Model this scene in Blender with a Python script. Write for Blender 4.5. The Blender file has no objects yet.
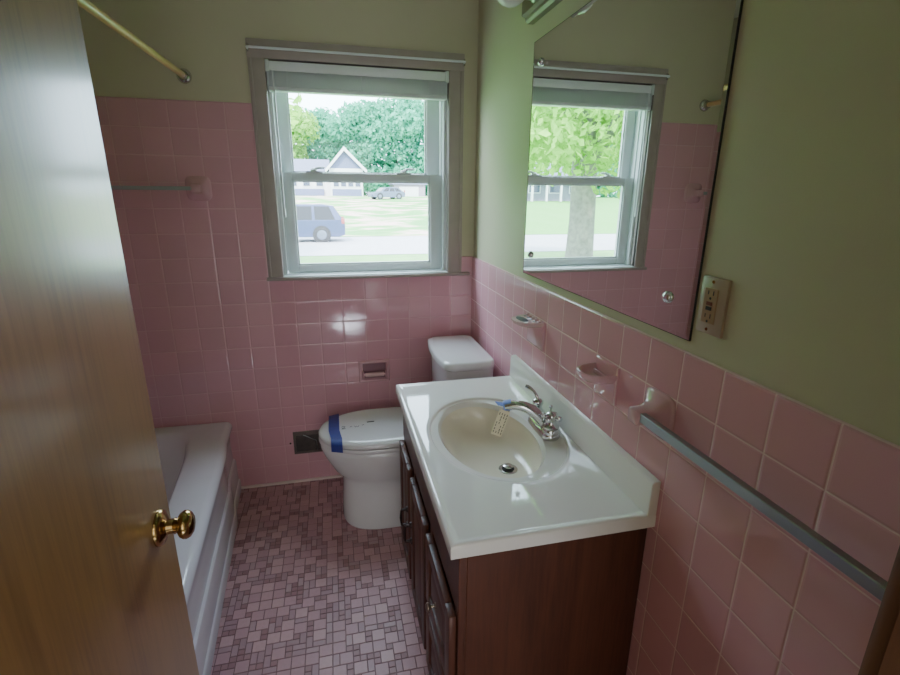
import bpy, bmesh, math, random
from mathutils import Vector, Matrix
random.seed(7)
C = bpy.context.scene
COL = C.collection
PI = math.pi
WL = {}

# ------------------------------------------------------------------ helpers
def wl(o):
    return WL.get(o.name, Vector((0, 0, 0))) if o else Vector((0, 0, 0))

def obj(name, bm, mat, parent=None, smooth=35, mats=None):
    me = bpy.data.meshes.new(name)
    off = wl(parent)
    if off.length: bmesh.ops.translate(bm, verts=bm.verts, vec=-off)
    bmesh.ops.recalc_face_normals(bm, faces=bm.faces)
    bm.to_mesh(me); bm.free()
    for m in (mats or [mat]): me.materials.append(m)
    if smooth:
        me.polygons.foreach_set('use_smooth', [True]*len(me.polygons))
        me.set_sharp_from_angle(angle=math.radians(smooth))
    o = bpy.data.objects.new(name, me); COL.objects.link(o)
    if parent: o.parent = parent; WL[o.name] = off
    return o

def rawobj(name, verts, faces, mat, parent=None):
    me = bpy.data.meshes.new(name); off = wl(parent)
    me.from_pydata([tuple(Vector(v)-off) for v in verts], [], faces)
    me.materials.append(mat)
    o = bpy.data.objects.new(name, me); COL.objects.link(o)
    if parent: o.parent = parent; WL[o.name] = off
    return o

def tag(o, label, cat, group=None, kind=None):
    o['label'] = label; o['category'] = cat
    if group: o['group'] = group
    if kind: o['kind'] = kind
    return o

def thing(name, loc, label, cat, group=None):
    o = bpy.data.objects.new(name, None); COL.objects.link(o)
    o.empty_display_size = .05
    o.location = loc; WL[o.name] = Vector(loc)
    return tag(o, label, cat, group)

def struct(name, bm, mat, smooth=35, mats=None):
    o = obj(name, bm, mat, None, smooth, mats); o['kind'] = 'structure'; return o

def NB(): return bmesh.new()

def box(bm, x0, x1, y0, y1, z0, z1, bev=0, seg=2, M=None, mi=0):
    vs = [bm.verts.new((x, y, z)) for z in (min(z0,z1), max(z0,z1)) for y in (min(y0,y1), max(y0,y1)) for x in (min(x0,x1), max(x0,x1))]
    F = [(0,2,3,1),(4,5,7,6),(0,1,5,4),(2,6,7,3),(0,4,6,2),(1,3,7,5)]
    fs = [bm.faces.new([vs[i] for i in f]) for f in F]
    for f in fs: f.material_index = mi
    if bev:
        es = list({e for f in fs for e in f.edges})
        r = bmesh.ops.bevel(bm, geom=es, offset=bev, segments=seg, affect='EDGES', profile=.5)
        vs = list({v for v in r['verts']} | {v for v in vs if v.is_valid})
        for f in r['faces']: f.material_index = mi
    if M is not None: bmesh.ops.transform(bm, matrix=M, verts=[v for v in vs if v.is_valid])
    return bm

def BX(*a, **k): return box(NB(), *a, **k)

def loft(bm, rings, cap0=True, cap1=True, closed=True):
    R = [[bm.verts.new(p) for p in r] for r in rings]
    n = len(R[0])
    for a, b in zip(R[:-1], R[1:]):
        for i in range(n if closed else n-1):
            j = (i+1) % n
            bm.faces.new((a[i], a[j], b[j], b[i]))
    if cap0 and closed: bm.faces.new(R[0][::-1])
    if cap1 and closed: bm.faces.new(R[-1])
    return R

def frame_of(d):
    d = Vector(d).normalized()
    up = Vector((0,0,1)) if abs(d.z) < .95 else Vector((1,0,0))
    a = d.cross(up).normalized(); b = d.cross(a).normalized()
    return d, a, b

def lathe(bm, base, axis, prof, n=32, sx=1, sy=1):
    """prof: (r, h) along axis from base"""
    d, a, b = frame_of(axis); base = Vector(base)
    rings = [[base + d*h + a*(max(r,1e-4)*sx*math.cos(2*PI*i/n)) + b*(max(r,1e-4)*sy*math.sin(2*PI*i/n)) for i in range(n)] for r, h in prof]
    loft(bm, rings); return bm

def tube(bm, pts, rad, n=12, sx=1, sy=1):
    pts = [Vector(p) for p in pts]
    if not hasattr(rad, '__len__'): rad = [rad]*len(pts)
    rings = []; pa = None
    for i, p in enumerate(pts):
        d = (pts[min(i+1,len(pts)-1)] - pts[max(i-1,0)]).normalized()
        if pa is None: _, a, b = frame_of(d)
        else:
            a = (pa - d*pa.dot(d)).normalized(); b = d.cross(a).normalized()
        pa = a
        rings.append([p + a*(rad[i]*sx*math.cos(2*PI*k/n)) + b*(rad[i]*sy*math.sin(2*PI*k/n)) for k in range(n)])
    loft(bm, rings); return bm

def bez(p0, p1, p2, p3, n=12):
    p0, p1, p2, p3 = map(Vector, (p0, p1, p2, p3))
    return [p0*(1-t)**3 + p1*3*t*(1-t)**2 + p2*3*t*t*(1-t) + p3*t**3 for t in [i/n for i in range(n+1)]]

def prism(bm, poly, axis, a, b, bev=0):
    """extrude 2D poly along axis ('x': poly in yz, 'y': poly in xz, 'z': xy)"""
    def P(u, v, w): return {'x': (w,u,v), 'y': (u,w,v), 'z': (u,v,w)}[axis]
    A = [bm.verts.new(P(u,v,a)) for u, v in poly]; B = [bm.verts.new(P(u,v,b)) for u, v in poly]
    n = len(poly); fs = [bm.faces.new(A[::-1]), bm.faces.new(B)]
    for i in range(n):
        fs.append(bm.faces.new((A[i], A[(i+1)%n], B[(i+1)%n], B[i])))
    if bev:
        bmesh.ops.bevel(bm, geom=list({e for f in fs for e in f.edges}), offset=bev, segments=2, affect='EDGES')
    return bm

# ------------------------------------------------------------------ materials
def lin(c):
    return tuple(((x/255)/12.92 if x/255 <= .04045 else ((x/255+.055)/1.055)**2.4) for x in c) + (1,)

def newmat(name):
    m = bpy.data.materials.new(name); m.use_nodes = True
    nt = m.node_tree; return m, nt, nt.nodes['Principled BSDF']

def setp(b, **k):
    for key, v in k.items():
        key = {'rough':'Roughness','metal':'Metallic','spec':'Specular IOR Level','coat':'Coat Weight','coatr':'Coat Roughness','col':'Base Color','sss':'Subsurface Weight'}[key]
        b.inputs[key].default_value = v

def nd(nt, typ, **k):
    n = nt.nodes.new(typ)
    for a, v in k.items(): setattr(n, a, v)
    return n

def math_(nt, op, a, b=None, c=None):
    n = nd(nt, 'ShaderNodeMath', operation=op)
    for i, v in enumerate((a, b, c)):
        if v is None: continue
        if isinstance(v, (int, float)): n.inputs[i].default_value = v
        else: nt.links.new(v, n.inputs[i])
    return n.outputs[0]

def mixc(nt, fac, a, b):
    n = nd(nt, 'ShaderNodeMix', data_type='RGBA')
    for idx, v in ((0, fac), (6, a), (7, b)):
        if isinstance(v, (int, float)): n.inputs[idx].default_value = v
        elif isinstance(v, tuple): n.inputs[idx].default_value = v
        else: nt.links.new(v, n.inputs[idx])
    return n.outputs[2]

def geo_pos(nt, scale=(1,1,1), obj_space=False):
    if obj_space:
        p = nd(nt, 'ShaderNodeTexCoord').outputs['Object']
    else: p = nd(nt, 'ShaderNodeNewGeometry').outputs['Position']
    mp = nd(nt, 'ShaderNodeMapping'); mp.inputs['Scale'].default_value = scale
    nt.links.new(p, mp.inputs[0]); return mp.outputs[0]

def noise(nt, vec, scale, detail=3, rough=.5, dist=0):
    n = nd(nt, 'ShaderNodeTexNoise'); nt.links.new(vec, n.inputs['Vector'])
    n.inputs['Scale'].default_value = scale; n.inputs['Detail'].default_value = detail
    n.inputs['Roughness'].default_value = rough; n.inputs['Distortion'].default_value = dist
    return n.outputs['Fac']

def ramp(nt, fac, stops):
    r = nd(nt, 'ShaderNodeValToRGB'); nt.links.new(fac, r.inputs[0])
    e = r.color_ramp.elements
    while len(e) < len(stops): e.new(.5)
    for k, (p, c) in enumerate(stops): e[k].position = p; e[k].color = c
    return r.outputs[0]

def bump(nt, b, h, strength=.2, dist=.01):
    n = nd(nt, 'ShaderNodeBump'); n.inputs['Strength'].default_value = strength; n.inputs['Distance'].default_value = dist
    nt.links.new(h, n.inputs['Height']); nt.links.new(n.outputs[0], b.inputs['Normal'])

def plain(name, rgb, rough=.5, metal=0, spec=.5, coat=0, var=.06, scale=8, bumps=0):
    m, nt, b = newmat(name); setp(b, rough=rough, metal=metal, spec=spec, coat=coat)
    c = lin(rgb); v = geo_pos(nt); f = noise(nt, v, scale)
    lo = tuple(x*(1-var) for x in c[:3])+(1,); hi = tuple(min(1, x*(1+var)) for x in c[:3])+(1,)
    nt.links.new(ramp(nt, f, [(.3, lo), (.7, hi)]), b.inputs['Base Color'])
    if bumps: bump(nt, b, noise(nt, v, 260, 2), bumps, .002)
    return m

def wood(name, dark, light, axis='z', rough=.35, scale=1.0, coat=.2, streak=1.0, spec=.5):
    m, nt, b = newmat(name); setp(b, rough=rough, coat=coat, coatr=.15, spec=spec)
    s = {'z': (14,14,.7), 'y': (14,.7,14), 'x': (.7,14,14)}[axis]
    v = geo_pos(nt, tuple(q*scale for q in s))
    f1 = noise(nt, v, 1.0, 4, .55, .6)
    v2 = geo_pos(nt, tuple(q*scale*6 for q in s)); f2 = noise(nt, v2, 1.6, 3, .6)
    f = math_(nt, 'ADD', math_(nt, 'MULTIPLY', f1, .65), math_(nt, 'MULTIPLY', f2, .35*streak))
    nt.links.new(ramp(nt, f, [(.32, lin(dark)), (.68, lin(light))]), b.inputs['Base Color'])
    bump(nt, b, f2, .05, .001)
    return m

def tilemat(name, ax, u0, z0, pu, pz, rgb, grout, rough=.1):
    m, nt, b = newmat(name); setp(b, rough=rough, spec=.55)
    p = nd(nt, 'ShaderNodeNewGeometry').outputs['Position']
    sp = nd(nt, 'ShaderNodeSeparateXYZ'); nt.links.new(p, sp.inputs[0])
    U = math_(nt, 'DIVIDE', math_(nt, 'SUBTRACT', sp.outputs['XYZ'.index(ax)], u0-50*pu), pu)
    V = math_(nt, 'DIVIDE', math_(nt, 'SUBTRACT', sp.outputs[2], z0-50*pz), pz)
    def edge(t):
        f = math_(nt, 'FRACT', t); return math_(nt, 'MINIMUM', f, math_(nt, 'SUBTRACT', 1.0, f))
    d = math_(nt, 'MINIMUM', edge(U), edge(V))
    def mr(a, lo, hi):
        n = nd(nt, 'ShaderNodeMapRange', interpolation_type='SMOOTHSTEP'); nt.links.new(a, n.inputs[0])
        n.inputs[1].default_value = lo; n.inputs[2].default_value = hi; return n.outputs[0]
    mask = mr(d, .006, .02)
    cx = nd(nt, 'ShaderNodeCombineXYZ'); nt.links.new(math_(nt,'FLOOR',U), cx.inputs[0]); nt.links.new(math_(nt,'FLOOR',V), cx.inputs[1])
    wn = nd(nt, 'ShaderNodeTexWhiteNoise', noise_dimensions='2D'); nt.links.new(cx.outputs[0], wn.inputs[0])
    c = lin(rgb); lo = tuple(x*.955 for x in c[:3])+(1,); hi = tuple(x*1.04 for x in c[:3])+(1,)
    tc = mixc(nt, wn.outputs['Value'], lo, hi)
    nt.links.new(mixc(nt, mask, lin(grout), tc), b.inputs['Base Color'])
    rg = math_(nt, 'SUBTRACT', .6, math_(nt, 'MULTIPLY', mask, .6-rough)); nt.links.new(rg, b.inputs['Roughness'])
    # pillowed edges, faint waviness and a tiny lean per tile
    fu = math_(nt, 'SUBTRACT', math_(nt, 'FRACT', U), .5); fv = math_(nt, 'SUBTRACT', math_(nt, 'FRACT', V), .5)
    sc = nd(nt, 'ShaderNodeSeparateColor'); nt.links.new(wn.outputs['Color'], sc.inputs[0])
    lean = math_(nt, 'ADD', math_(nt, 'MULTIPLY', fu, math_(nt, 'SUBTRACT', sc.outputs[0], .5)), math_(nt, 'MULTIPLY', fv, math_(nt, 'SUBTRACT', sc.outputs[1], .5)))
    h = math_(nt, 'ADD', math_(nt, 'MULTIPLY', mr(d, .0, .05), 1.0), math_(nt, 'MULTIPLY', lean, .7))
    h = math_(nt, 'ADD', h, math_(nt, 'MULTIPLY', noise(nt, geo_pos(nt), 14, 2), .25))
    bump(nt, b, h, .35, .0025)
    return m

M = {}
PINK = (210, 154, 164)
M['tile_right'] = tilemat('pink_tile_right', 'Y', -1.0485, 1.178, .1095, .1095, PINK, (224,188,190), .07)
M['tile_back'] = tilemat('pink_tile_back', 'X', -.6602, 1.848, .1105, .1087, (206,152,164), (208,160,169), .08)
M['pink'] = plain('pink_ceramic', (203,155,163), .12, spec=.55, var=.03)
M['pink_pale'] = plain('pale_pink_ceramic', (204,166,166), .14, spec=.55, var=.03)
M['green'] = plain('green_wall_paint', (186,179,150), .55, var=.03, scale=3, bumps=.10)
M['ceiling'] = plain('ceiling_paint', (215,214,200), .8, var=.02)
M['white_por'] = plain('white_porcelain', (214,211,212), .12, spec=.5, coat=.3, var=.015)
M['tub'] = plain('tub_enamel', (214,206,214), .13, spec=.5, coat=.25, var=.02)
M['counter'] = plain('cultured_marble', (230,226,220), .05, spec=.45, coat=.25, var=.02, scale=5)
M['basin'] = plain('basin_cream', (232,222,203), .2, spec=.45, coat=.2, var=.015)
M['chrome'] = plain('chrome', (205,205,208), .12, metal=1, var=.02)
M['chrome_br'] = plain('brushed_chrome', (150,156,156), .28, metal=1, var=.04)
M['brass'] = plain('brass', (164,134,84), .16, metal=1, var=.05)
M['darkmetal'] = plain('dark_bronze', (58,48,46), .35, metal=.8)
M['knob'] = plain('drawer_knob_metal', (128,110,98), .3, metal=.8)
M['black'] = plain('dark_hole', (22,20,20), .6)
M['vinyl'] = plain('white_vinyl', (202,208,208), .35, var=.02)
M['casing'] = plain('taupe_casing', (156,143,136), .5, var=.06, scale=12)
M['blind'] = plain('blind_white', (222,226,228), .45, var=.02)
M['door'] = wood('door_veneer', (106,72,36), (146,106,58), 'z', .33, .75, .6, 1.6, .7)
M['rodwood'] = wood('rod_wood', (176,134,88), (206,166,116), 'y', .35, 2, .1)
M['vanity'] = wood('vanity_wood', (56,29,20), (92,52,36), 'z', .45, 1.3, .03, 1, .3)
M['jamb'] = wood('jamb_wood', (74,46,28), (104,68,42), 'z', .4, 1.2, .15)
M['ivory'] = plain('ivory_plastic', (170,148,130), .4, var=.03)
M['ivory_dk'] = plain('ivory_receptacle', (156,122,90), .4, var=.03)
M['redbtn'] = plain('test_button', (110,40,24), .4)
M['blue'] = plain('blue_tape', (20,36,122), .55, var=.08, scale=60)
M['blue_pale'] = plain('pale_blue_tape', (120,150,225), .5, var=.1, scale=60)
M['paper'] = plain('tag_paper', (226,214,184), .6, var=.04, scale=60)
M['ink'] = plain('ink', (48,44,44), .6)
M['grout'] = plain('floor_grout', (112,74,80), .75, var=.1, scale=40)
M['vent'] = plain('vent_metal', (98,86,82), .45, metal=.3, var=.12, scale=30)
M['hallfloor'] = plain('hall_floor', (138,136,142), .35, var=.05, scale=3)
M['caulk'] = plain('caulk', (222,200,198), .5)
M['globe'] = plain('opal_glass', (222,216,216), .2, var=.02)

def m_mirror():
    m, nt, b = newmat('mirror_silver'); setp(b, rough=0.0, metal=1, col=(.80,.86,.82,1)); return m
M['mirror'] = m_mirror()
def m_glass():
    m = bpy.data.materials.new('window_glass'); m.use_nodes = True; nt = m.node_tree; nt.nodes.clear()
    o = nd(nt,'ShaderNodeOutputMaterial'); t = nd(nt,'ShaderNodeBsdfTransparent'); g = nd(nt,'ShaderNodeBsdfGlossy'); mx = nd(nt,'ShaderNodeMixShader')
    t.inputs[0].default_value = (.94,.97,.96,1); g.inputs['Roughness'].default_value = 0.02; mx.inputs[0].default_value = .015
    nt.links.new(t.outputs[0], mx.inputs[1]); nt.links.new(g.outputs[0], mx.inputs[2]); nt.links.new(mx.outputs[0], o.inputs[0]); return m
M['glass'] = m_glass()
def m_floor():
    m, nt, b = newmat('floor_mosaic'); setp(b, rough=.42, spec=.35)
    a = nd(nt, 'ShaderNodeAttribute', attribute_name='tint')
    v = geo_pos(nt); f = noise(nt, v, 90, 3)
    c = mixc(nt, math_(nt, 'MULTIPLY', f, .25), a.outputs['Color'], lin((120,88,88)))
    nt.links.new(c, b.inputs['Base Color']); return m
M['mosaic'] = m_floor()
def m_leaf(name, a, b_, tr=.45):
    m = bpy.data.materials.new(name); m.use_nodes = True; nt = m.node_tree; nt.nodes.clear()
    o = nd(nt,'ShaderNodeOutputMaterial'); d = nd(nt,'ShaderNodeBsdfDiffuse'); t = nd(nt,'ShaderNodeBsdfTranslucent'); mx = nd(nt,'ShaderNodeMixShader')
    c = ramp(nt, noise(nt, geo_pos(nt), .9, 3), [(.3, lin(a)), (.7, lin(b_))])
    nt.links.new(c, d.inputs[0]); nt.links.new(c, t.inputs[0]); mx.inputs[0].default_value = tr
    nt.links.new(d.outputs[0], mx.inputs[1]); nt.links.new(t.outputs[0], mx.inputs[2]); nt.links.new(mx.outputs[0], o.inputs[0]); return m
M['leaf_near'] = m_leaf('leaf_bright', (104,160,56), (156,206,96))
M['leaf_a'] = m_leaf('leaf_yellowgreen', (84,142,52), (146,196,96))
M['leaf_b'] = m_leaf('leaf_bluegreen', (40,132,104), (92,186,152))
M['bark'] = plain('bark', (116,112,104), .9, var=.25, scale=9)
M['lawn'] = plain('lawn_grass', (98,144,78), .9, var=.18, scale=2)
M['road'] = plain('road_asphalt', (162,160,168), .85, var=.05, scale=2)
def m_field():
    m, nt, b = newmat('field_patchy'); setp(b, rough=.95)
    v = geo_pos(nt, (.5,1,1)); f = noise(nt, v, .42, 4, .6)
    patch = ramp(nt, f, [(.42, lin((64,134,60))), (.50, lin((104,150,84))), (.57, lin((196,164,156)))])
    sp = nd(nt,'ShaderNodeSeparateXYZ'); nt.links.new(nd(nt,'ShaderNodeNewGeometry').outputs['Position'], sp.inputs[0])
    mr = nd(nt,'ShaderNodeMapRange'); nt.links.new(sp.outputs[0], mr.inputs[0]); mr.inputs[1].default_value = -9; mr.inputs[2].default_value = -4
    nt.links.new(mixc(nt, mr.outputs[0], lin((78,142,60)), patch), b.inputs['Base Color']); return m
M['field'] = m_field()
M['car_blue'] = plain('car_paint_bluegrey', (50,62,98), .35, metal=.3, coat=.6, var=.02)
M['car_silver'] = plain('car_paint_silver', (70,84,104), .4, metal=.3, coat=.5, var=.02)
M['car_glass'] = plain('car_glass', (14,18,26), .08, var=.02)
M['tyre'] = plain('tyre', (40,40,44), .8)
M['rim'] = plain('wheel_rim', (104,112,126), .3, metal=.7)
M['lamp_red'] = plain('tail_lamp', (150,70,70), .3)
M['siding'] = plain('siding_bluegrey', (84,92,124), .8, var=.03)
M['siding_white'] = plain('siding_white', (200,202,204), .8, var=.02)
M['roof'] = plain('roof_shingle', (92,98,120), .9, var=.1)
M['winpane'] = plain('dark_pane', (52,60,80), .2)
M['brick'] = plain('pale_garage', (140,130,142), .9, var=.06)

# ------------------------------------------------------------------ room shell
H = 1.178; TW = .008; XL = -1.97; YF = -2.20; CZ = 2.44; YT = .16
WX0, WX1, WZ0, WZ1 = -.935, -.120, 1.095, 2.03   # window opening

def wall_hole(bm, x0, x1, z0, z1, hx0, hx1, hz0, hz1, y0, y1):
    box(bm, x0, hx0, y0, y1, z0, z1); box(bm, hx1, x1, y0, y1, z0, z1)
    box(bm, hx0, hx1, y0, y1, z0, hz0); box(bm, hx0, hx1, y0, y1, hz1, z1)
    return bm
struct('wall_back', wall_hole(NB(), XL, TW+.12, -.02, CZ, WX0, WX1, WZ0, WZ1, TW, YT), M['green'], 0)
struct('wall_right', BX(TW, TW+.12, -5.2, TW, -.02, CZ), M['green'], 0)
struct('wall_left', BX(XL-.12, XL, -5.2, YT, -.02, CZ), M['green'], 0)
JX0, JX1 = -1.045, -.290
b = NB(); box(b, XL, JX0-.02, YF-.12, YF, -.02, CZ); box(b, JX1+.02, TW, YF-.12, YF, -.02, CZ); box(b, JX0-.02, JX1+.02, YF-.12, YF, 2.07, CZ)
struct('wall_front', b, M['green'], 0)
struct('wall_partition', BX(XL, -1.16, -1.66, -1.55, 0, CZ), M['green'], 0)
struct('wall_hall', BX(XL-.12, TW+.12, -5.32, -5.2, -.02, CZ), M['green'], 0)
struct('ceiling', BX(XL-.12, TW+.12, -5.32, YT, CZ, CZ+.1), M['ceiling'], 0)

# tile wainscot (thin slabs standing on the plaster, rounded cap edge)
def cap_slab_x(y0, y1, z1):   # on the right wall, face at x=0
    poly = [(TW,0),(0,0),(0,z1-.006),(.0012,z1-.0022),(.004,z1),(TW,z1)]
    return prism(NB(), poly, 'y', y0, y1)
o = obj('tile_wainscot', cap_slab_x(YF, 0, H), M['tile_right'], None, 60); o.name = 'trim_1'; o['kind'] = 'structure'
b = NB()
def slab_y(bm, x0, x1, z0, z1, cap=True):
    poly = [(TW,z0),(0,z0),(0,z1-.006),(.0012,z1-.0022),(.004,z1),(TW,z1)] if cap else [(TW,z0),(0,z0),(0,z1),(TW,z1)]
    prism(bm, poly, 'x', x0, x1)
slab_y(b, WX1, TW, 0, H); slab_y(b, WX0, WX1, 0, WZ0-.005, False); slab_y(b, XL, WX0, 0, 1.848)
struct('trim_2', b, M['tile_back'], 60)
struct('trim_3', BX(XL, XL+TW, -1.55, 0, 0, 1.848), tilemat('pink_tile_left', 'Y', 0, 1.848, .1095, .1087, PINK, (214,176,178)), 0)
# pale caulk bead where the back tiles meet the floor
struct('trim_4', BX(-1.24, 0, -.016, 0, 0, .012, .004, 2), M['caulk'])

# ---- floor: grout bed plus inlaid mosaic chips
floor = struct('floor', BX(XL, TW, YF-.12, YT, -.06, -.0016), M['grout'], 0)
struct('floor_hall', BX(XL, TW, -5.2, YF-.12, -.06, -.002), M['hallfloor'], 0)
def mosaic():
    me = bpy.data.meshes.new('floor_mosaic'); verts = []; faces = []; cols = []
    pit = .0222; x0, x1, y0, y1 = -1.30, 0.0, YF, 0.0
    nx = int((x1-x0)/pit); ny = int((y1-y0)/pit); used = [[False]*ny for _ in range(nx)]
    rnd = random.Random(3)
    def free(i, j, w, h): return i+w <= nx and j+h <= ny and not any(used[a][c] for a in range(i,i+w) for c in range(j,j+h))
    light = [lin((192,148,155)), lin((186,142,149)), lin((198,155,160)), lin((182,138,146))]
    mid = [lin((172,134,142)), lin((178,142,148)), lin((166,128,136))]
    dark = [lin((156,112,119)), lin((162,120,126)), lin((150,106,113))]
    for j in range(ny):
        for i in range(nx):
            if used[i][j]: continue
            opts = []
            if free(i,j,2,2): opts += [(2,2)]*7
            if free(i,j,2,1): opts += [(2,1)]*2
            if free(i,j,1,2): opts += [(1,2)]*2
            opts += [(1,1)]*4
            w, h = rnd.choice(opts)
            for a in range(i,i+w):
                for c in range(j,j+h): used[a][c] = True
            g = .0013; X0, X1, Y0, Y1 = x0+i*pit+g, x0+(i+w)*pit-g, y0+j*pit+g, y0+(j+h)*pit-g
            k = len(verts); e = .0008
            verts += [(X0,Y0,-.0018),(X1,Y0,-.0018),(X1,Y1,-.0018),(X0,Y1,-.0018),(X0+e,Y0+e,0),(X1-e,Y0+e,0),(X1-e,Y1-e,0),(X0+e,Y1-e,0)]
            faces += [(k+4,k+5,k+6,k+7),(k,k+1,k+5,k+4),(k+1,k+2,k+6,k+5),(k+2,k+3,k+7,k+6),(k+3,k,k+4,k+7)]
            c = rnd.choice(light if w*h == 4 else mid if w*h == 2 else dark)
            cols += [c]*5
    me.from_pydata(verts, [], faces)
    at = me.color_attributes.new('tint', 'FLOAT_COLOR', 'CORNER')
    fl = []
    for c in cols: fl += list(c)*4
    at.data.foreach_set('color', fl)
    me.materials.append(M['mosaic'])
    o = bpy.data.objects.new('mosaic_tiles', me); COL.objects.link(o); o.parent = floor; return o
mosaic()

# ---- doorway frame on the right of the camera and the hinge side
b = NB()
box(b, JX1, JX1+.02, YF-.12, YF, 0, 2.07)
box(b, JX1+.004, JX1+.066, YF, YF+.016, 0, 2.13, .004)
struct('trim_5', b, M['jamb'])
b = NB(); box(b, JX0-.02, JX0, YF-.12, YF, 0, 2.07); box(b, JX0-.066, JX0-.004, YF, YF+.012, 0, 2.13, .004)
box(b, JX0-.02, JX1+.02, YF-.12, YF, 2.05, 2.07)
struct('trim_6', b, M['jamb'])

# ---- the open door, its face towards the room
DX = -1.013; DY = -1.525
door = struct('door_1', BX(DX-.035, DX, YF+.014, DY, .012, 2.035, .002, 1), M['door'])
kn = NB(); ky, kz = DY-.058, .917
lathe(kn, (DX, ky, kz), (1,0,0), [(.0,0),(.032,0),(.032,.003),(.029,.007),(.02,.011),(.0135,.014),(.0125,.024),(.0145,.026),(.0125,.028),(.0115,.029),(.015,.031),(.0215,.035),(.025,.041),(.025,.045),(.022,.0505),(.016,.0545),(.008,.0565),(0,.057)], 36)
obj('door_knob', kn, M['brass'], door, 45)['label'] = 'round polished brass knob'

# ------------------------------------------------------------------ window
def m_window():
    win = struct('window_1', wall_hole(NB(), WX0, WX1, WZ0, WZ1, WX0+.028, WX1-.028, WZ0+.014, WZ1-.02, .022, YT), M['vinyl'], 0)
    # inner sash stop ridges on the frame
    for x in (WX0+.028, WX1-.034): obj('sash_track', BX(x, x+.006, .05, .062, WZ0+.028, WZ1-.02), M['vinyl'], win, 0)
    # casing
    b = NB(); t = -.016
    box(b, -.990, WX0+.012, t, TW, 1.10, 2.05, .004); box(b, WX1-.012, -.060, t, TW, 1.10, 2.05, .004); box(b, -.9906, -.0594, t-.0008, TW, 2.018, 2.091, .004)
    for x in (-.978, -.075): box(b, x-.004, x+.004, t-.004, t+.002, 1.10, 2.02, .0015, 1)
    obj('window_casing', b, M['casing'], win)['label'] = 'flat taupe wooden casing'
    # reveal lining
    b = NB(); box(b, WX0-.001, WX0+.012, t+.004, .03, 1.10, 2.02); box(b, WX1-.012, WX1+.001, t+.004, .03, 1.10, 2.02); box(b, WX0, WX1, t+.004, .03, 2.018, 2.03)
    obj('window_reveal', b, M['casing'], win, 0)
    # stool
    b = BX(-.998, -.018, -.028, .03, 1.086, 1.101, .004); obj('window_sill', b, M['casing'], win)
    obj('sill_ledge', BX(WX0+.012, WX1-.012, -.02, .03, 1.1, 1.106, .002, 1), M['vinyl'], win)
    def sash(y0, y1, x0, x1, z0, z1, sl, sr, sb, st, nm):
        b = NB()
        box(b, x0, x0+sl, y0, y1, z0, z1, .003); box(b, x1-sr, x1, y0, y1, z0, z1, .003)
        box(b, x0+sl, x1-sr, y0, y1, z0, z0+sb, .003); box(b, x0+sl, x1-sr, y0, y1, z1-st, z1, .003)
        # glazing bead
        e = .008
        box(b, x0+sl-.001, x0+sl+e, y0+.008, y1-.008, z0+sb, z1-st); box(b, x1-sr-e, x1-sr+.001, y0+.008, y1-.008, z0+sb, z1-st)
        box(b, x0+sl, x1-sr, y0+.008, y1-.008, z0+sb-.001, z0+sb+e); box(b, x0+sl, x1-sr, y0+.008, y1-.008, z1-st-e, z1-st+.001)
        s = obj(nm, b, M['vinyl'], win)
        obj('window_pane', BX(x0+sl, x1-sr, (y0+y1)/2-.002, (y0+y1)/2+.002, z0+sb, z1-st), M['glass'], s, 0)
        return s
    X0, X1 = WX0+.028, WX1-.028
    lo = sash(.052, .084, X0+.004, X1-.004, WZ0+.016, 1.572, .047, .056, .034, .034, 'lower_sash')
    sash(.096, .124, X0+.004, X1-.004, 1.540, WZ1-.022, .050, .064, .032, .05, 'upper_sash')
    for x in (-.755, -.335):
        b = NB(); box(b, x-.036, x+.036, .050, .080, 1.572, 1.580, .002); 
        lathe(b, (x, .066, 1.578), (0,0,1), [(0,0),(.016,0),(.016,.008),(.010,.014),(0,.015)], 16)
        tube(b, [(x, .066, 1.588), (x+.02, .058, 1.594), (x+.05, .05, 1.594)], [.006,.006,.004], 8)
        obj('sash_lock', b, M['vinyl'], lo)
    b = NB(); box(b, X0, X1, .13, .24, WZ0-.012, WZ0+.022, .003); obj('outer_sill', b, M['vinyl'], win)
    return win
m_window()

# blind
bl = thing('window_blind', (-.525, -.005, 1.9), 'white venetian blind raised into a tight stack at window top', 'blind')
obj('head_rail', BX(-.918, -.137, -.014, .028, 1.974, 2.012, .003), M['blind'], bl)
b = NB()
for k in range(15):
    z = 1.915 + k*.0038
    xs = [-.915+.775*i/12 for i in range(13)]
    rings = []
    for x in xs:
        rings.append([(x, -.016+.0, z), (x, .006, z+.0016), (x, .026, z), (x, .026, z+.0016), (x, .006, z+.0032), (x, -.016, z+.0016)])
    loft(b, rings)
obj('slat_stack', b, M['blind'], bl)
obj('bottom_rail', BX(-.915, -.14, -.016, .026, 1.898, 1.914, .003), M['blind'], bl)
for x in (-.84, -.525, -.22):
    obj('ladder_tape', BX(x-.0012, x+.0012, -.0175, -.0165, 1.898, 1.976), M['blind'], bl, 0)
obj('tilt_wand', lathe(NB(), (-.893, -.018, 1.975), (0,0,-1), [(0,0),(.0035,0),(.0035,.56),(.005,.565),(.005,.6),(0,.602)], 8), M['blind'], bl)
for x in (-.914, -.141):
    obj('end_bracket', BX(x-.008, x+.008, -.018, .02, 1.968, 2.016, .002, 1), M['vinyl'], bl)

cr = thing('curtain_rod', (-.525, -.03, 2.066), 'thin white curtain rod along the top of the window casing', 'curtain rod')
b = NB(); tube(b, [(-.985, -.017, 2.052), (-.985, -.034, 2.053), (-.978, -.036, 2.053), (-.07, -.036, 2.053), (-.063, -.034, 2.053), (-.063, -.017, 2.052)], .0048, 10)
obj('rod', b, M['blind'], cr)
for x in (-.985, -.063): obj('bracket', BX(x-.005, x+.005, -.022, -.016, 2.040, 2.068, .001, 1), M['chrome'], cr)

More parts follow.
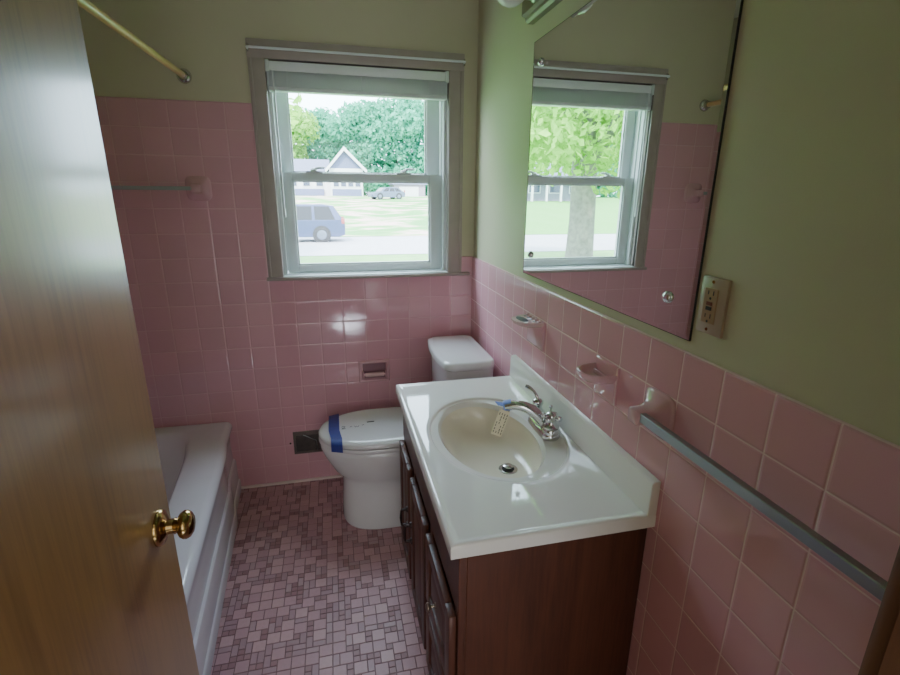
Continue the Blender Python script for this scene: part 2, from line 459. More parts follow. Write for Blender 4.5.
# ------------------------------------------------------------------ bathtub
tub = thing('bathtub', (-1.6, -.76, 0), 'pale bathtub with ledged apron along the left, behind the open door', 'bathtub')
SH = .060
TX1 = -1.236; TX0 = -1.962; TL = 1.54; TH = .386
def outx(y, bulge=True):
    x = TX1 + SH*(-y)
    if bulge:
        t = min(1, max(0, (-y-.20)/.10)); t = t*t*(3-2*t); x += .003 + .013*t
    return x
b = NB()
# rim and basin as rings of the same count
N = 96
def rect_ring(z, ins=0, fr=0):
    pts = []
    per = N//4
    c0 = (TX0+ins, -ins*.3); 
    for i in range(per): # back edge going +x
        t = i/per; pts.append((TX0+ins + (outx(-.0)-ins-fr-TX0-ins)*t, -.001-ins*.2, z))
    for i in range(per): # front edge going -y
        t = i/per; y = -.001-ins*.2 - (TL-ins*1.2)*t; pts.append((outx(y)-ins-fr, y, z))
    for i in range(per):
        t = i/per; y = -TL+ins; xe = outx(-TL)-ins-fr; pts.append((xe + (TX0+ins-xe)*t, y, z))
    for i in range(per):
        t = i/per; y = -TL+ins + (TL-ins*1.2)*t; pts.append((TX0+ins, y-.001*0, z))
    return pts
def basin_ring(z, mx0, mx1, my0, my1, n):
    pts = []
    for (x, y, _) in rect_ring(0):
        cx = (TX0+mx0 + outx(y, False)-mx1)/2; hx = (outx(y, False)-mx1-TX0-mx0)/2
        cy = (-my0 - TL + my1)/2; hy = (TL-my0-my1)/2
        dx, dy = (x-cx)/ (hx+.07), (y-cy)/(hy+.07)
        r = (abs(dx)**n+abs(dy)**n)**(1/n)
        pts.append((cx+hx*dx/r, cy+hy*dy/r, z))
    return pts
rings = [rect_ring(.30, .024), rect_ring(.335, .008), rect_ring(.350, .0005), rect_ring(.365, .002), rect_ring(.376, .009), rect_ring(.383, .018), rect_ring(TH, .030),
         basin_ring(TH, .075, .125, .07, .10, 7), basin_ring(TH-.004, .083, .133, .078, .108, 7), basin_ring(TH-.02, .092, .143, .09, .12, 6),
         basin_ring(.22, .105, .16, .14, .16, 5), basin_ring(.11, .125, .18, .22, .22, 4.5), basin_ring(.08, .17, .23, .30, .30, 4)]
loft(b, rings, cap0=False)
obj('tub_shell', b, M['tub'], tub, 50)
# apron: a moulded profile run along the front, lighter ledges catch the light
b = NB()
prof = [(.006,.0),(.006,.045),(.003,.054),(-.002,.058),(-.004,.16),(-.007,.170),(-.016,.176),(-.020,.26),(-.018,.31),(-.010,.340)]
ys = [0-.002] + [-.05*i for i in range(1, 31)] + [-TL]
rr = []
for y in ys:
    fr = 1
    rr.append([(outx(y)-.0+d, y, z) for d, z in prof] + [(outx(y)-.06, y, .340), (outx(y)-.06, y, 0)])
loft(b, rr)
obj('apron', b, M['tub'], tub, 30)
b = NB(); lathe(b, (-1.58, -.36, .0855), (0,0,1), [(0,0),(.035,0),(.035,.004),(.02,.006),(0,.006)], 24)
obj('drain', b, M['chrome'], tub)

# ------------------------------------------------------------------ toilet
YC = -.315
toilet = thing('toilet', (-.45, YC, 0), 'white two-piece toilet with lid closed, between the vanity and window wall', 'toilet')
def egg(z, xf, xb, hw, xm=-.52, nf=2.1, nb=3.5, n=56, dy=0):
    pts = []
    for i in range(n):
        t = 2*PI*i/n; c, s = math.cos(t), math.sin(t)
        e = nf if c > 0 else nb
        x = xm - (xm-xf if c > 0 else xm-xb)*(-1 if c < 0 else 1)*abs(c)**(2/e) if c > 0 else xm + (xb-xm)*abs(c)**(2/e)
        y = YC + dy + hw*(1 if s > 0 else -1)*abs(s)**(2/e)
        pts.append((x, y, z))
    return pts
b = NB()
loft(b, [egg(.0,-.712,-.12,.172,-.5,2.6,6), egg(.012,-.716,-.12,.174,-.5,2.6,6), egg(.09,-.711,-.12,.158,-.5,2.6,6), egg(.17,-.706,-.12,.142,-.5,2.5,6), egg(.215,-.708,-.12,.140,-.5,2.4,5),
         egg(.235,-.722,-.12,.147,-.5,2.2,5), egg(.255,-.742,-.12,.158,-.5,2.2,5), egg(.29,-.762,-.12,.168,-.5,2.1,5), egg(.335,-.785,-.13,.182,-.5,2.1,5), egg(.37,-.797,-.14,.188,-.5,2.1,5), egg(.392,-.797,-.14,.188,-.5,2.1,5), egg(.397,-.79,-.145,.182,-.5,2.1,5)])
obj('bowl', b, M['white_por'], toilet, 60)
b = NB()
loft(b, [egg(.397,-.798,-.30,.188), egg(.400,-.803,-.30,.191), egg(.412,-.803,-.30,.191), egg(.416,-.80,-.30,.188)])
obj('seat', b, M['white_por'], toilet, 50)
b = NB()
loft(b, [egg(.4155,-.780,-.385,.170,-.54,2.1,9), egg(.4215,-.790,-.376,.179,-.54,2.1,9), egg(.4235,-.802,-.372,.190,-.54,2.1,9), egg(.436,-.802,-.372,.190,-.54,2.1,9), egg(.444,-.794,-.376,.183,-.54,2.1,9), egg(.451,-.772,-.386,.163,-.54,2.1,9), egg(.454,-.74,-.40,.14,-.54,2.1,9)])
lid = obj('seat_lid', b, M['white_por'], toilet, 60)
for s in (-1, 1):
    b = NB(); lathe(b, (-.345, YC+s*.075-.02, .418), (0,1,0), [(0,0),(.012,0),(.012,.04),(0,.04)], 16); box(b, -.357, -.333, YC+s*.075-.02, YC+s*.075+.02, .397, .418)
    obj('hinge', b, M['white_por'], toilet)
# handwriting on the lid
b = NB()
def stroke(bm, pts, r=.0016):
    tube(bm, [(x, y, z) for x, y, z in pts], r, 5)
def scr(bm, x, y, kind, s=.016):
    zz = .4545
    P = {'two': [(-.5,.5),(0,.9),(.5,.5),(-.5,-.7),(.6,-.7)], 'loop': [(-.5,0),(0,.6),(.5,0),(0,-.6),(-.5,0)], 'w': [(-.6,.4),(-.3,-.5),(0,.3),(.3,-.5),(.6,.4)], 'bar': [(-1,0),(1,.1)]}[kind]
    stroke(bm, [(x+px*s, y+py*s, zz) for px, py in P], .0013 if kind != 'bar' else .003)
scr(b, -.690, YC-.02, 'two'); scr(b, -.655, YC-.02, 'loop', .012); scr(b, -.630, YC-.018, 'w'); scr(b, -.60, YC-.012, 'loop', .012); scr(b, -.565, YC+.015, 'bar', .017)
obj('handwriting', b, M['ink'], lid)['label'] = 'faint dark handwriting on the lid'
# tank
def rr_ring(z, x0, x1, y0, y1, r, bow=0, n=10):
    pts = []
    cs = [(x1-r, y1-r, 0), (x0+r, y1-r, PI/2), (x0+r, y0+r, PI), (x1-r, y0+r, 1.5*PI)]
    for k, (cx, cy, a0) in enumerate(cs):
        for i in range(n+1):
            a = a0 + PI/2*i/n; pts.append([cx+r*math.cos(a), cy+r*math.sin(a), z])
        if k == 1 and bow:
            for i in range(1, 10): pts.append([x0, y1-r+(y0+r-y1+r)*i/10, z])
    if bow:
        for p in pts:
            t = (p[1]-(y0+y1)/2)/((y1-y0)/2); w = min(1, max(0, (x1-p[0])/(x1-x0)))
            p[0] -= bow*(1-t*t)*w
    return [tuple(p) for p in pts]
TY0, TY1 = -.528, -.090
b = NB()
loft(b, [rr_ring(.375,-.20,-.05,TY0+.05,TY1-.05,.04,.01), rr_ring(.40,-.225,-.035,TY0+.03,TY1-.03,.04,.012), rr_ring(.55,-.235,-.032,TY0+.015,TY1-.015,.04,.015), rr_ring(.758,-.24,-.03,TY0+.008,TY1-.008,.04,.018)])
obj('tank', b, M['white_por'], toilet, 50)
b = NB()
loft(b, [rr_ring(.757,-.245,-.032,TY0+.004,TY1-.004,.04,.018), rr_ring(.762,-.252,-.030,TY0,TY1,.042,.02), rr_ring(.784,-.252,-.030,TY0,TY1,.042,.02), rr_ring(.791,-.248,-.032,TY0+.004,TY1-.004,.04,.02), rr_ring(.795,-.236,-.042,TY0+.015,TY1-.015,.035,.018)])
obj('tank_lid', b, M['white_por'], toilet, 50)
b = NB(); box(b, -.40, -.05, YC-.10, YC+.10, .33, .392, .02, 3); obj('tank_deck', b, M['white_por'], toilet)

# painter's tape across the lid front
tp = NB()
prof = [(-.192,.413),(-.1925,.424),(-.192,.437),(-.186,.4455),(-.166,.453),(-.14,.4565),(-.05,.4568),(.05,.4568),(.12,.4565),(.15,.4535),(.165,.449)]
ring = []
for (dy, z) in prof:
    k = 1.0
    if abs(dy) > .10: k = 1
    xoff = 0.010*(1 if dy < -.1 else 0)
    ring.append([(-.756+xoff, YC+dy*.80+.0, z), (-.708+xoff, YC+dy*.90, z), (-.708+xoff, YC+dy*.90, z-.001), (-.756+xoff, YC+dy*.80, z-.001)])
loft(tp, ring)
tape = obj('painter_tape', tp, M['blue'], None, 40)
tag(tape, 'dark blue painter tape strip stuck across the front of the toilet lid', 'tape')

# ------------------------------------------------------------------ vanity
VX, VY0, VY1 = -.462, -1.566, -.690
van = thing('vanity_cabinet', (-.23, -1.128, 0), 'brown wooden vanity cabinet under the white sink top', 'cabinet')
b = NB(); box(b, VX+.018, -.002, VY0, VY0+.016, .085, .748, .002, 1); box(b, VX+.018, -.002, VY1-.016, VY1, .085, .748, .002, 1)
box(b, VX+.018, -.002, VY0+.016, VY1-.016, .085, .101); box(b, -.01, -.002, VY0+.016, VY1-.016, .1, .748); box(b, VX+.07, -.002, VY0+.004, VY1-.004, 0, .085)
obj('carcass', b, M['vanity'], van)
# face frame
b = NB(); fx0, fx1 = VX, VX+.018
stiles = [(VY1-.03, VY1), (-.965, -.935), (-1.27, -1.235), (VY0, VY0+.03)]
for a, c in stiles: box(b, fx0+.0006, fx1, a, c, .085, .748, .0015, 1)
box(b, fx0, fx1, VY0-.0006, VY1+.0006, .575, .7485, .0015, 1); box(b, fx0, fx1, VY0-.0006, VY1+.0006, .0845, .12, .0015, 1)
box(b, fx0, fx1, VY0+.001, -1.24, .315, .34, .0015, 1)
obj('face_frame', b, M['vanity'], van)
def panel(y0, y1, z0, z1, nm):
    b = NB(); x = VX-.019; w = .045
    box(b, x, VX-.001, y0, y0+w, z0, z1, .004); box(b, x, VX-.001, y1-w, y1, z0, z1, .004)
    box(b, x, VX-.001, y0+w-.001, y1-w+.001, z0, z0+w, .004); box(b, x, VX-.001, y0+w-.001, y1-w+.001, z1-w, z1, .004)
    # raised field
    R = []
    for ins, dx in ((0,.012),(.006,.012),(.03,.002),(.036,.001)):
        R.append([(x+dx, y0+w+ins, z0+w+ins), (x+dx, y1-w-ins, z0+w+ins), (x+dx, y1-w-ins, z1-w-ins), (x+dx, y0+w+ins, z1-w-ins)])
    loft(b, R, cap0=False)
    return obj(nm, b, M['vanity'], van, 30)
d1 = panel(-.928, -.705, .10, .565, 'cabinet_door'); d2 = panel(-1.228, -.972, .10, .565, 'cabinet_door')
w1 = panel(-1.556, -1.262, .345, .565, 'drawer'); w2 = panel(-1.556, -1.262, .10, .318, 'drawer')
def knob(y, z, par, mat):
    b = NB(); lathe(b, (VX-.019, y, z), (-1,0,0), [(0,0),(.009,0),(.009,.002),(.0045,.004),(.0042,.012),(.008,.015),(.0115,.019),(.0115,.023),(.008,.026),(0,.0275)], 20)
    obj('knob', b, mat, par, 50)
knob(-1.409, .455, w1, M['knob']); knob(-1.409, .21, w2, M['knob'])
def pull(y, z, par):
    b = NB(); x = VX-.019
    for dz in (-.032, .032): lathe(b, (x, y, z+dz), (-1,0,0), [(0,0),(.012,0),(.011,.004),(.005,.008),(.005,.02),(0,.022)], 12)
    tube(b, bez((x-.02,y,z+.032),(x-.026,y,z+.03),(x-.026,y,z-.03),(x-.02,y,z-.032), 10), [.005,.0045,.004,.004,.0045,.005,.0045,.004,.004,.0045,.005], 8)
    obj('pull_handle', b, M['darkmetal'], par)
pull(-.905, .36, d1); pull(-.995, .36, d2)

# countertop with moulded-in oval basin
CT = .783; CX0, CY0, CY1 = -.485, -1.586, -.668
ctop = thing('countertop', (-.24, -1.13, .75), 'white one-piece vanity countertop with oval sink bowl and backsplash', 'countertop')
b = NB()
OC = (-.232, -1.119); OA, OBx = .268, .200    # outer oval (y semi, x semi)
IC = (-.250, -1.108); IA, IB = .243, .150
n = 128
def orect(ins, z):
    x0, x1, y0, y1 = CX0+ins, 0-.0005-ins*.0, CY0+ins, CY1-ins
    pts = []
    for i in range(n):
        t = 2*PI*i/n; dx, dy = math.cos(t), math.sin(t)
        # project ray from oval centre onto rectangle
        k = min(((x1-OC[0])/dx) if dx > 1e-6 else ((x0-OC[0])/dx if dx < -1e-6 else 1e9), ((y1-OC[1])/dy) if dy > 1e-6 else ((y0-OC[1])/dy if dy < -1e-6 else 1e9))
        pts.append([OC[0]+dx*k, OC[1]+dy*k, z])
    # snap nearest samples to the corners
    for cx, cy in ((x0,y0),(x0,y1),(x1,y0),(x1,y1)):
        j = min(range(n), key=lambda q: (pts[q][0]-cx)**2+(pts[q][1]-cy)**2); pts[j][0], pts[j][1] = cx, cy
    return [tuple(p) for p in pts]
def oval(c, a, bx, z):
    return [(c[0]+bx*math.cos(2*PI*i/n), c[1]+a*math.sin(2*PI*i/n), z) for i in range(n)]
# rectangle samples are at equal ray angle; resample ovals at the same ray angles
loft(b, [orect(.004,CT-.036), orect(0,CT-.033), orect(0,CT-.006), orect(.002,CT-.002), orect(.006,CT), orect(.011,CT-.0005), orect(.016,CT-.002), orect(.021,CT-.003), orect(.025,CT-.003),
         oval(OC, OA+.016, OBx+.012, CT-.003), oval(OC, OA+.005, OBx+.004, CT-.003), oval(OC, OA+.001, OBx+.001, CT-.0045), oval(OC, OA-.002, OBx-.002, CT-.0095), oval(OC, OA-.008, OBx-.008, CT-.0115),
         oval(IC, IA+.004, IB+.004, CT-.0135), oval(IC, IA, IB, CT-.018), oval(IC, IA-.006, IB-.006, CT-.028)], cap0=False, cap1=False)
obj('deck', b, M['counter'], ctop, 40)
b = NB()
DRN = (-.185, -1.116)
rings = [oval(IC, IA-.006, IB-.006, CT-.028)]
for k in range(1, 15):
    t = k/14; f = math.cos(t*PI/2)**.62 if k < 14 else .0
    cx = IC[0]+(DRN[0]-IC[0])*t; cy = IC[1]+(DRN[1]-IC[1])*t
    rings.append(oval((cx,cy), max(.022,(IA-.006)*f), max(.022,(IB-.006)*f), CT-.028-.112*math.sin(t*PI/2)**1.15))
loft(b, rings, cap0=False, cap1=True)
obj('basin', b, M['basin'], ctop, 80)['label'] = 'cream oval sink bowl'
zb = CT-.14
b = NB(); lathe(b, (DRN[0], DRN[1], zb-.002), (0,0,1), [(.0,.0035),(.015,.0035),(.016,.004),(.026,.005),(.030,.004),(.031,0),(0,-.001)], 32)
dr = obj('drain_flange', b, M['chrome'], ctop)
b = NB(); lathe(b, (DRN[0], DRN[1], zb+.0018), (0,0,1), [(0,0),(.0195,0),(.0195,.001),(0,.001)], 28); obj('drain_opening', b, M['black'], dr)
b = NB(); lathe(b, (DRN[0], DRN[1], zb+.002), (0,0,1), [(0,0),(.009,0),(.009,.006),(.0155,.008),(.0155,.011),(.011,.013),(0,.014)], 28); obj('drain_stopper', b, M['chrome'], dr)
b = NB(); prism(b, [(-.0005,CT-.003),(-.024,CT-.003),(-.0215,CT+.078),(-.019,CT+.084),(-.015,CT+.086),(-.0005,CT+.086)], 'y', CY0, CY1, .0015)
obj('backsplash', b, M['counter'], ctop)

# faucet
FX, FY = -.074, -1.117
fz = CT-.0125
fc = thing('faucet', (FX, FY, fz), 'chrome two-handle bathroom faucet on the sink deck', 'faucet')
b = NB()
R = []
for z, g in ((fz,0),(fz+.004,.002),(fz+.014,.001),(fz+.022,-.004),(fz+.026,-.010)):
    R.append([(FX+(.028+g)*math.cos(t)*1.0, FY+(.05)*(1 if math.sin(t) > 0 else -1)*(abs(math.sin(t)) > .02)+(.028+g)*math.sin(t), z) for t in [2*PI*i/48 for i in range(48)]])
loft(b, R)
obj('faucet_base', b, M['chrome'], fc, 50)
b = NB()
pts = bez((FX+.006,FY-.004,fz+.014),(FX-.022,FY-.002,fz+.065),(FX-.062,FY+.012,fz+.096),(FX-.118,FY+.034,fz+.078), 16)
tube(b, pts, [.031,.0305,.030,.029,.028,.0268,.0256,.0245,.0235,.0226,.0218,.021,.0203,.0197,.019,.0182,.017], 20, 1.0, .75)
tube(b, [(FX-.112,FY+.033,fz+.080),(FX-.115,FY+.034,fz+.058)], [.0125,.0115], 16)
obj('spout', b, M['chrome'], fc, 60)
obj('lift_rod', lathe(NB(), (FX+.022, FY, fz+.02), (0,0,1), [(0,0),(.0028,0),(.0028,.05),(.0055,.053),(.0055,.06),(0,.063)], 12), M['chrome'], fc)
for s in (-1, 1):
    y = FY+s*.052
    b = NB(); lathe(b, (FX, y, fz+.018), (0,0,1), [(0,-.014),(.0245,-.014),(.0255,-.008),(.0255,.010),(.023,.014),(.025,.017),(.025,.022),(.018,.028),(.0135,.038),(.015,.045),(.0185,.052),(.017,.060),(.010,.066),(0,.068)], 28)
    h = obj('handle_body', b, M['chrome'], fc, 45)
    b = NB()
    if s > 0:
        tube(b, bez((FX,y,fz+.078),(FX-.004,y+.006,fz+.098),(FX-.010,y+.018,fz+.112),(FX-.03,y+.036,fz+.116),8), [.007,.006,.0055,.005,.005,.0052,.006,.0068,.006], 10)
    else:
        for q in range(4):
            a = PI/4 + q*PI/2; d = Vector((math.cos(a), math.sin(a), 0))
            c0 = Vector((FX, y, fz+.068)); tube(b, [c0, c0+d*.016, c0+d*.024], [.009,.008,.009], 10)
            lathe(b, c0+d*.024-Vector((0,0,.008)), (0,0,1), [(0,0),(.008,.002),(.0105,.008),(.008,.014),(0,.016)], 10)
    obj('lever', b, M['chrome'], h, 50)

# tape and price tag on the spout tip
tipx, tipy, tipz = FX-.118, FY+.034, fz+.078
b = NB(); lathe(b, (tipx+.020, tipy-.006, tipz+.006), (-1,.35,-.30), [(0,0),(.0165,0),(.0172,.004),(.0168,.022),(.016,.026),(0,.026)], 18)
box(b, -.018, .006, -.014, .014, -.0012, .0012, M=Matrix.Translation((tipx-.01, tipy+.002, tipz+.006)) @ Matrix.Rotation(.25, 4, 'Y'))
bt = obj('blue_tape', b, M['blue_pale'], None, 40); tag(bt, 'pale blue tape wrapped around the faucet spout tip', 'tape')
tg = thing('price_tag', (tipx, tipy, tipz), 'small cream paper tag with printed lines hanging from the spout', 'tag')
TM = Matrix.Translation((tipx-.004, tipy-.012, tipz-.010)) @ Matrix.Rotation(math.radians(-25), 4, 'Z') @ Matrix.Rotation(math.radians(16), 4, 'Y') @ Matrix.Rotation(math.radians(-8), 4, 'X')
b = NB()
R = []
for k in range(9):
    t = k/8; R.append([TM @ Vector((sx*.017, .010*math.sin(t*1.5)+dd, -.090*t)) for sx, dd in ((-1,0),(1,0),(1,.0006),(-1,.0006))])
loft(b, R); obj('tag_paper', b, M['paper'], tg, 40)
b = NB(); rn = random.Random(2)
for row in range(4):
    for k in range(7):
        if rn.random() < .25: continue
        x = -.012+row*.008; t0 = .12+k*.12; t1 = t0+.06+rn.random()*.04
        q = [TM @ Vector((x+dx, .010*math.sin(t*1.5)+.0006*s, -.09*t)) for s in (1,) for dx, t in ((-.0012,t0),(.0012,t0),(.0012,t1),(-.0012,t1))]
        for off in (.0008, -.0014):
            vs = [bm_v for bm_v in [b.verts.new(TM @ Vector((x+dx, .010*math.sin(t*1.5)+off, -.09*t))) for dx, t in ((-.0012,t0),(.0012,t0),(.0012,t1),(-.0012,t1))]]
            b.faces.new(vs)
obj('printed_lines', b, M['ink'], tg, 0)

# ------------------------------------------------------------------ mirror, light, outlet
MY0, MY1, MZ0, MZ1 = -1.598, -.688, 1.203, 1.968
mir = thing('wall_mirror', (0, -1.143, 1.203), 'large plain glass mirror on the green wall above the sink', 'mirror')
b = NB(); R = []
def mr_(x, i): return [(x, MY0+i, MZ0+i), (x, MY1-i, MZ0+i), (x, MY1-i, MZ1-i), (x, MY0+i, MZ1-i)]
loft(b, [mr_(TW, 0), mr_(.0035, 0), mr_(.0024, .009)], cap1=True)
obj('mirror_glass', b, M['mirror'], mir, 0)
b = NB(); e = .0012
for (a, c, d, f) in ((MY0-e,MY0,MZ0-e,MZ1+e),(MY1,MY1+e,MZ0-e,MZ1+e)): box(b, .0034, TW, a, c, d, f)
for (a, c) in ((MZ0-e,MZ0),(MZ1,MZ1+e)): box(b, .0034, TW, MY0, MY1, a, c)
obj('mirror_edge', b, M['black'], mir, 0)
for y in (MY0+.078, MY1-.068):
    for z in (MZ0+.074, MZ1-.072):
        obj('rosette', lathe(NB(), (.0025, y, z), (-1,0,0), [(0,0),(.0125,0),(.0125,.003),(.010,.007),(.005,.010),(0,.0105)], 24), M['chrome'], mir, 50)

vl = thing('vanity_light', (0, -1.15, 2.05), 'wall light bar with round globe bulbs above the mirror, switched off', 'light fixture')
LY0, LY1, LZ0, LZ1 = -1.55, -.655, 2.03, 2.14
b = NB(); prism(b, [(TW,LZ0),(-.012,LZ0),(-.020,LZ0+.008),(-.022,LZ0+.016),(-.034,LZ0+.022),(-.034,LZ1-.022),(-.022,LZ1-.016),(-.020,LZ1-.008),(-.012,LZ1),(TW,LZ1)], 'y', LY0, LY1)
obj('light_bar', b, plain('fixture_taupe', (112,100,86), .45, metal=.25), vl, 20)
for k in range(4):
    y = -.762 - k*.24
    g = obj('bulb', lathe(NB(), (-.055, y, 2.085), (-1,0,0), [(.0,-.0),(.018,0),(.02,.008),(.032,.020),(.043,.038),(.047,.058),(.043,.078),(.032,.094),(.016,.104),(0,.107)], 28), M['globe'], vl, 60)
    obj('socket', lathe(NB(), (-.033, y, 2.085), (-1,0,0), [(0,0),(.028,0),(.028,.004),(.022,.008),(.022,.026),(0,.026)], 20), M['chrome_br'], g, 40)

out = thing('wall_outlet', (TW, -1.647, 1.23), 'ivory rectangular wall outlet plate beside the mirror', 'outlet')
oy0, oy1, oz0, oz1 = -1.678, -1.612, 1.230, 1.339
OX = .0022
b = NB(); box(b, OX, TW+.002, oy0, oy1, oz0, oz1, .0022); obj('cover_plate', b, M['ivory'], out)
yc = (oy0+oy1)/2+.004; zc = (oz0+oz1)/2
rc = obj('receptacle', BX(OX-.0018, OX+.002, yc-.0168, yc+.0168, zc-.0335, zc+.0335, .001, 1), M['ivory_dk'], out)
for s in (-1, 1):
    z = zc+s*.022
    for dy, h in ((-.0064,.0042),(.0064,.0036)): obj('socket_slot', BX(OX-.0022, OX-.0015, yc+dy-.001, yc+dy+.001, z-h+.003, z+h+.003), M['black'], rc, 0)
    obj('ground_hole', lathe(NB(), (OX-.0015, yc, z-.0075), (-1,0,0), [(0,0),(.0026,0),(.0026,.0007),(0,.0007)], 12), M['black'], rc, 0)
obj('test_button', BX(OX-.0038, OX-.0015, yc-.007, yc+.007, zc+.0012, zc+.0082, .0006, 1), M['redbtn'], rc)
obj('reset_button', BX(OX-.0038, OX-.0015, yc-.007, yc+.007, zc-.0082, zc-.0012, .0006, 1), M['black'], rc)
for z in (oz0+.009, oz1-.009):
    obj('screw', lathe(NB(), (OX+.0002, yc, z), (-1,0,0), [(0,0),(.0034,0),(.003,.0011),(0,.0014)], 14), M['brass'], out, 40)

# ------------------------------------------------------------------ ceramic wall fittings
def scoop(yc, hw, z1, nm, label, cat, mat, plate, depth, holes, drop, tall):
    """tile-mounted dish: flat back plate and a D-shaped bowl standing out from the wall"""
    t = thing(nm, (0, yc, z1-.10), label, cat)
    zt = z1-drop
    y0, y1 = yc-hw, yc+hw
    b = NB(); R = []
    for ins, x in ((0,0.0),(0,-.003),(.003,-.006),(.010,-.007)):
        R.append([(x, y0+ins, z1-.106+ins), (x, y1-ins, z1-.106+ins), (x, y1-ins, z1-.003-ins), (x, y0+ins, z1-.003-ins)])
    loft(b, R, cap0=False); obj('back_plate', b, plate, t, 40)
    nn = 40
    def dee(z, hy, d):
        pts = []
        for i in range(nn+1):
            q = math.sin(PI*(i/nn-.5)); pts.append((-.005-d*max(0, 1-abs(q)**2.5)**(1/2.0), yc+hy*q, z))
        return pts
    h = hw+.001
    b = NB()
    rings = [dee(zt-tall, h*.55, depth*.5), dee(zt-tall*.85, h*.75, depth*.78), dee(zt-tall*.5, h*.92, depth*.95), dee(zt-.005, h, depth), dee(zt, h*.99, depth), dee(zt+.0015, h*.95, depth*.96)]
    if not holes:
        rings += [dee(zt, h*.89, depth*.90), dee(zt-tall*.35, h*.8, depth*.82), dee(zt-tall*.5, h*.6, depth*.6)]
    loft(b, rings); bw = obj('bowl', b, mat, t, 60)
    if not holes:
        obj('soap_ridge', BX(-.030, -.024, yc-.026, yc+.022, zt-.014, zt-.002, .002), mat, bw)
    else:
        for k in range(4):
            b = NB(); lathe(b, (-.026, yc-.042+k*.028, zt+.0012), (0,0,1), [(0,0),(.0075,0),(.0075,.0008),(0,.0008)], 16); obj('brush_hole', b, M['black'], bw)
        b = NB(); lathe(b, (-.056, yc, zt+.0012), (0,0,1), [(0,0),(.017,0),(.017,.0008),(0,.0008)], 24, 2.4, 1.0); obj('cup_hole', b, M['black'], bw)
        for k in range(5): obj('scallop', lathe(NB(), (-.012, yc-.056+k*.028, zt), (0,0,1), [(0,0),(.007,0),(.007,.006),(.004,.009),(0,.010)], 12), mat, bw)
    return t
scoop(-.850, .072, 1.068, 'toothbrush_holder', 'pale ceramic toothbrush holder with dark holes on the wall tiles near the toilet', 'toothbrush holder', M['pink_pale'], M['pink'], .084, True, .006, .021)
scoop(-1.326, .0535, 1.068, 'soap_dish', 'pink oval ceramic soap dish on the wall tiles beside the faucet', 'soap dish', M['pink'], M['tile_right'], .078, False, .024, .030)

def post(bm, P, out, along, s=1):
    """ceramic towel bar post: square foot that sweeps out to a block. P = centre on wall"""
    P = Vector(P); out = Vector(out); al = Vector(along); up = Vector((0,0,1))
    R = []
    for d, h, w in ((0,.052,.052),(.004,.052,.052),(.009,.046,.044),(.018,.030,.031),(.030,.021,.024),(.042,.018,.021),(.064,.0175,.020),(.067,.015,.017)):
        ring = []
        for i in range(24):
            a = 2*PI*i/24; ca, sa = math.cos(a), math.sin(a)
            ring.append(P + out*d + al*(w*(1 if ca > 0 else -1)*abs(ca)**.45) + up*(h*(1 if sa > 0 else -1)*abs(sa)**.45))
        R.append(ring)
    loft(bm, R)
tb = thing('towel_bar', (0, -1.85, 1.03), 'flat chrome towel bar on pink ceramic posts, right wall by the doorway', 'towel bar')
for y in (-1.546, -2.14):
    b = NB(); post(b, (0, y, 1.018), (-1,0,0), (0,1,0)); obj('post', b, M['pink'], tb, 60)
obj('bar', BX(-.062, -.046, -2.135, -1.562, 1.012, 1.032, .0015, 1), M['chrome_br'], tb)
tb2 = thing('towel_bar', (-1.5, 0, 1.50), 'slim metal towel bar high on the pink tiles over the bathtub', 'towel bar')
for x in (-1.242, -1.90):
    b = NB(); post(b, (x, 0, 1.497), (0,-1,0), (1,0,0)); obj('post', b, M['pink'], tb2, 60)
obj('bar', BX(-1.89, -1.252, -.067, -.051, 1.489, 1.505, .0015, 1), M['chrome_br'], tb2)

# recessed paper holder
ph = thing('toilet_paper_holder', (-.517, 0, .6), 'pink ceramic recessed toilet paper holder left of the tank', 'paper holder')
px0, px1, pz0, pz1 = -.596, -.438, .540, .658
b = NB()
def rc_(y, i): return [(px0+i, y, pz0+i), (px1-i, y, pz0+i), (px1-i, y, pz1-i), (px0+i, y, pz1-i)]
loft(b, [rc_(0,0), rc_(-.010,.001), rc_(-.014,.005), rc_(-.014,.013), rc_(-.008,.018), rc_(-.0012,.020)], cap0=False, cap1=True)
obj('recess_frame', b, M['pink'], ph, 40)
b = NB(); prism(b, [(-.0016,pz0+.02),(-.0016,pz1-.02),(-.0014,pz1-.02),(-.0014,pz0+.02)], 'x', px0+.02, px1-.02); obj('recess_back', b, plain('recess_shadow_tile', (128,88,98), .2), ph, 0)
b = NB(); lathe(b, (px0+.024, -.020, pz0+.044), (1,0,0), [(0,0),(.006,0),(.006,.006),(.012,.007),(.012,.103),(.006,.104),(.006,.110),(0,.110)], 20); obj('roller', b, M['pink_pale'], ph)
for x in (px0+.020, px1-.026):
    obj('roller_ear', BX(x, x+.006, -.030, -.002, pz0+.03, pz0+.06, .002), M['pink'], ph)

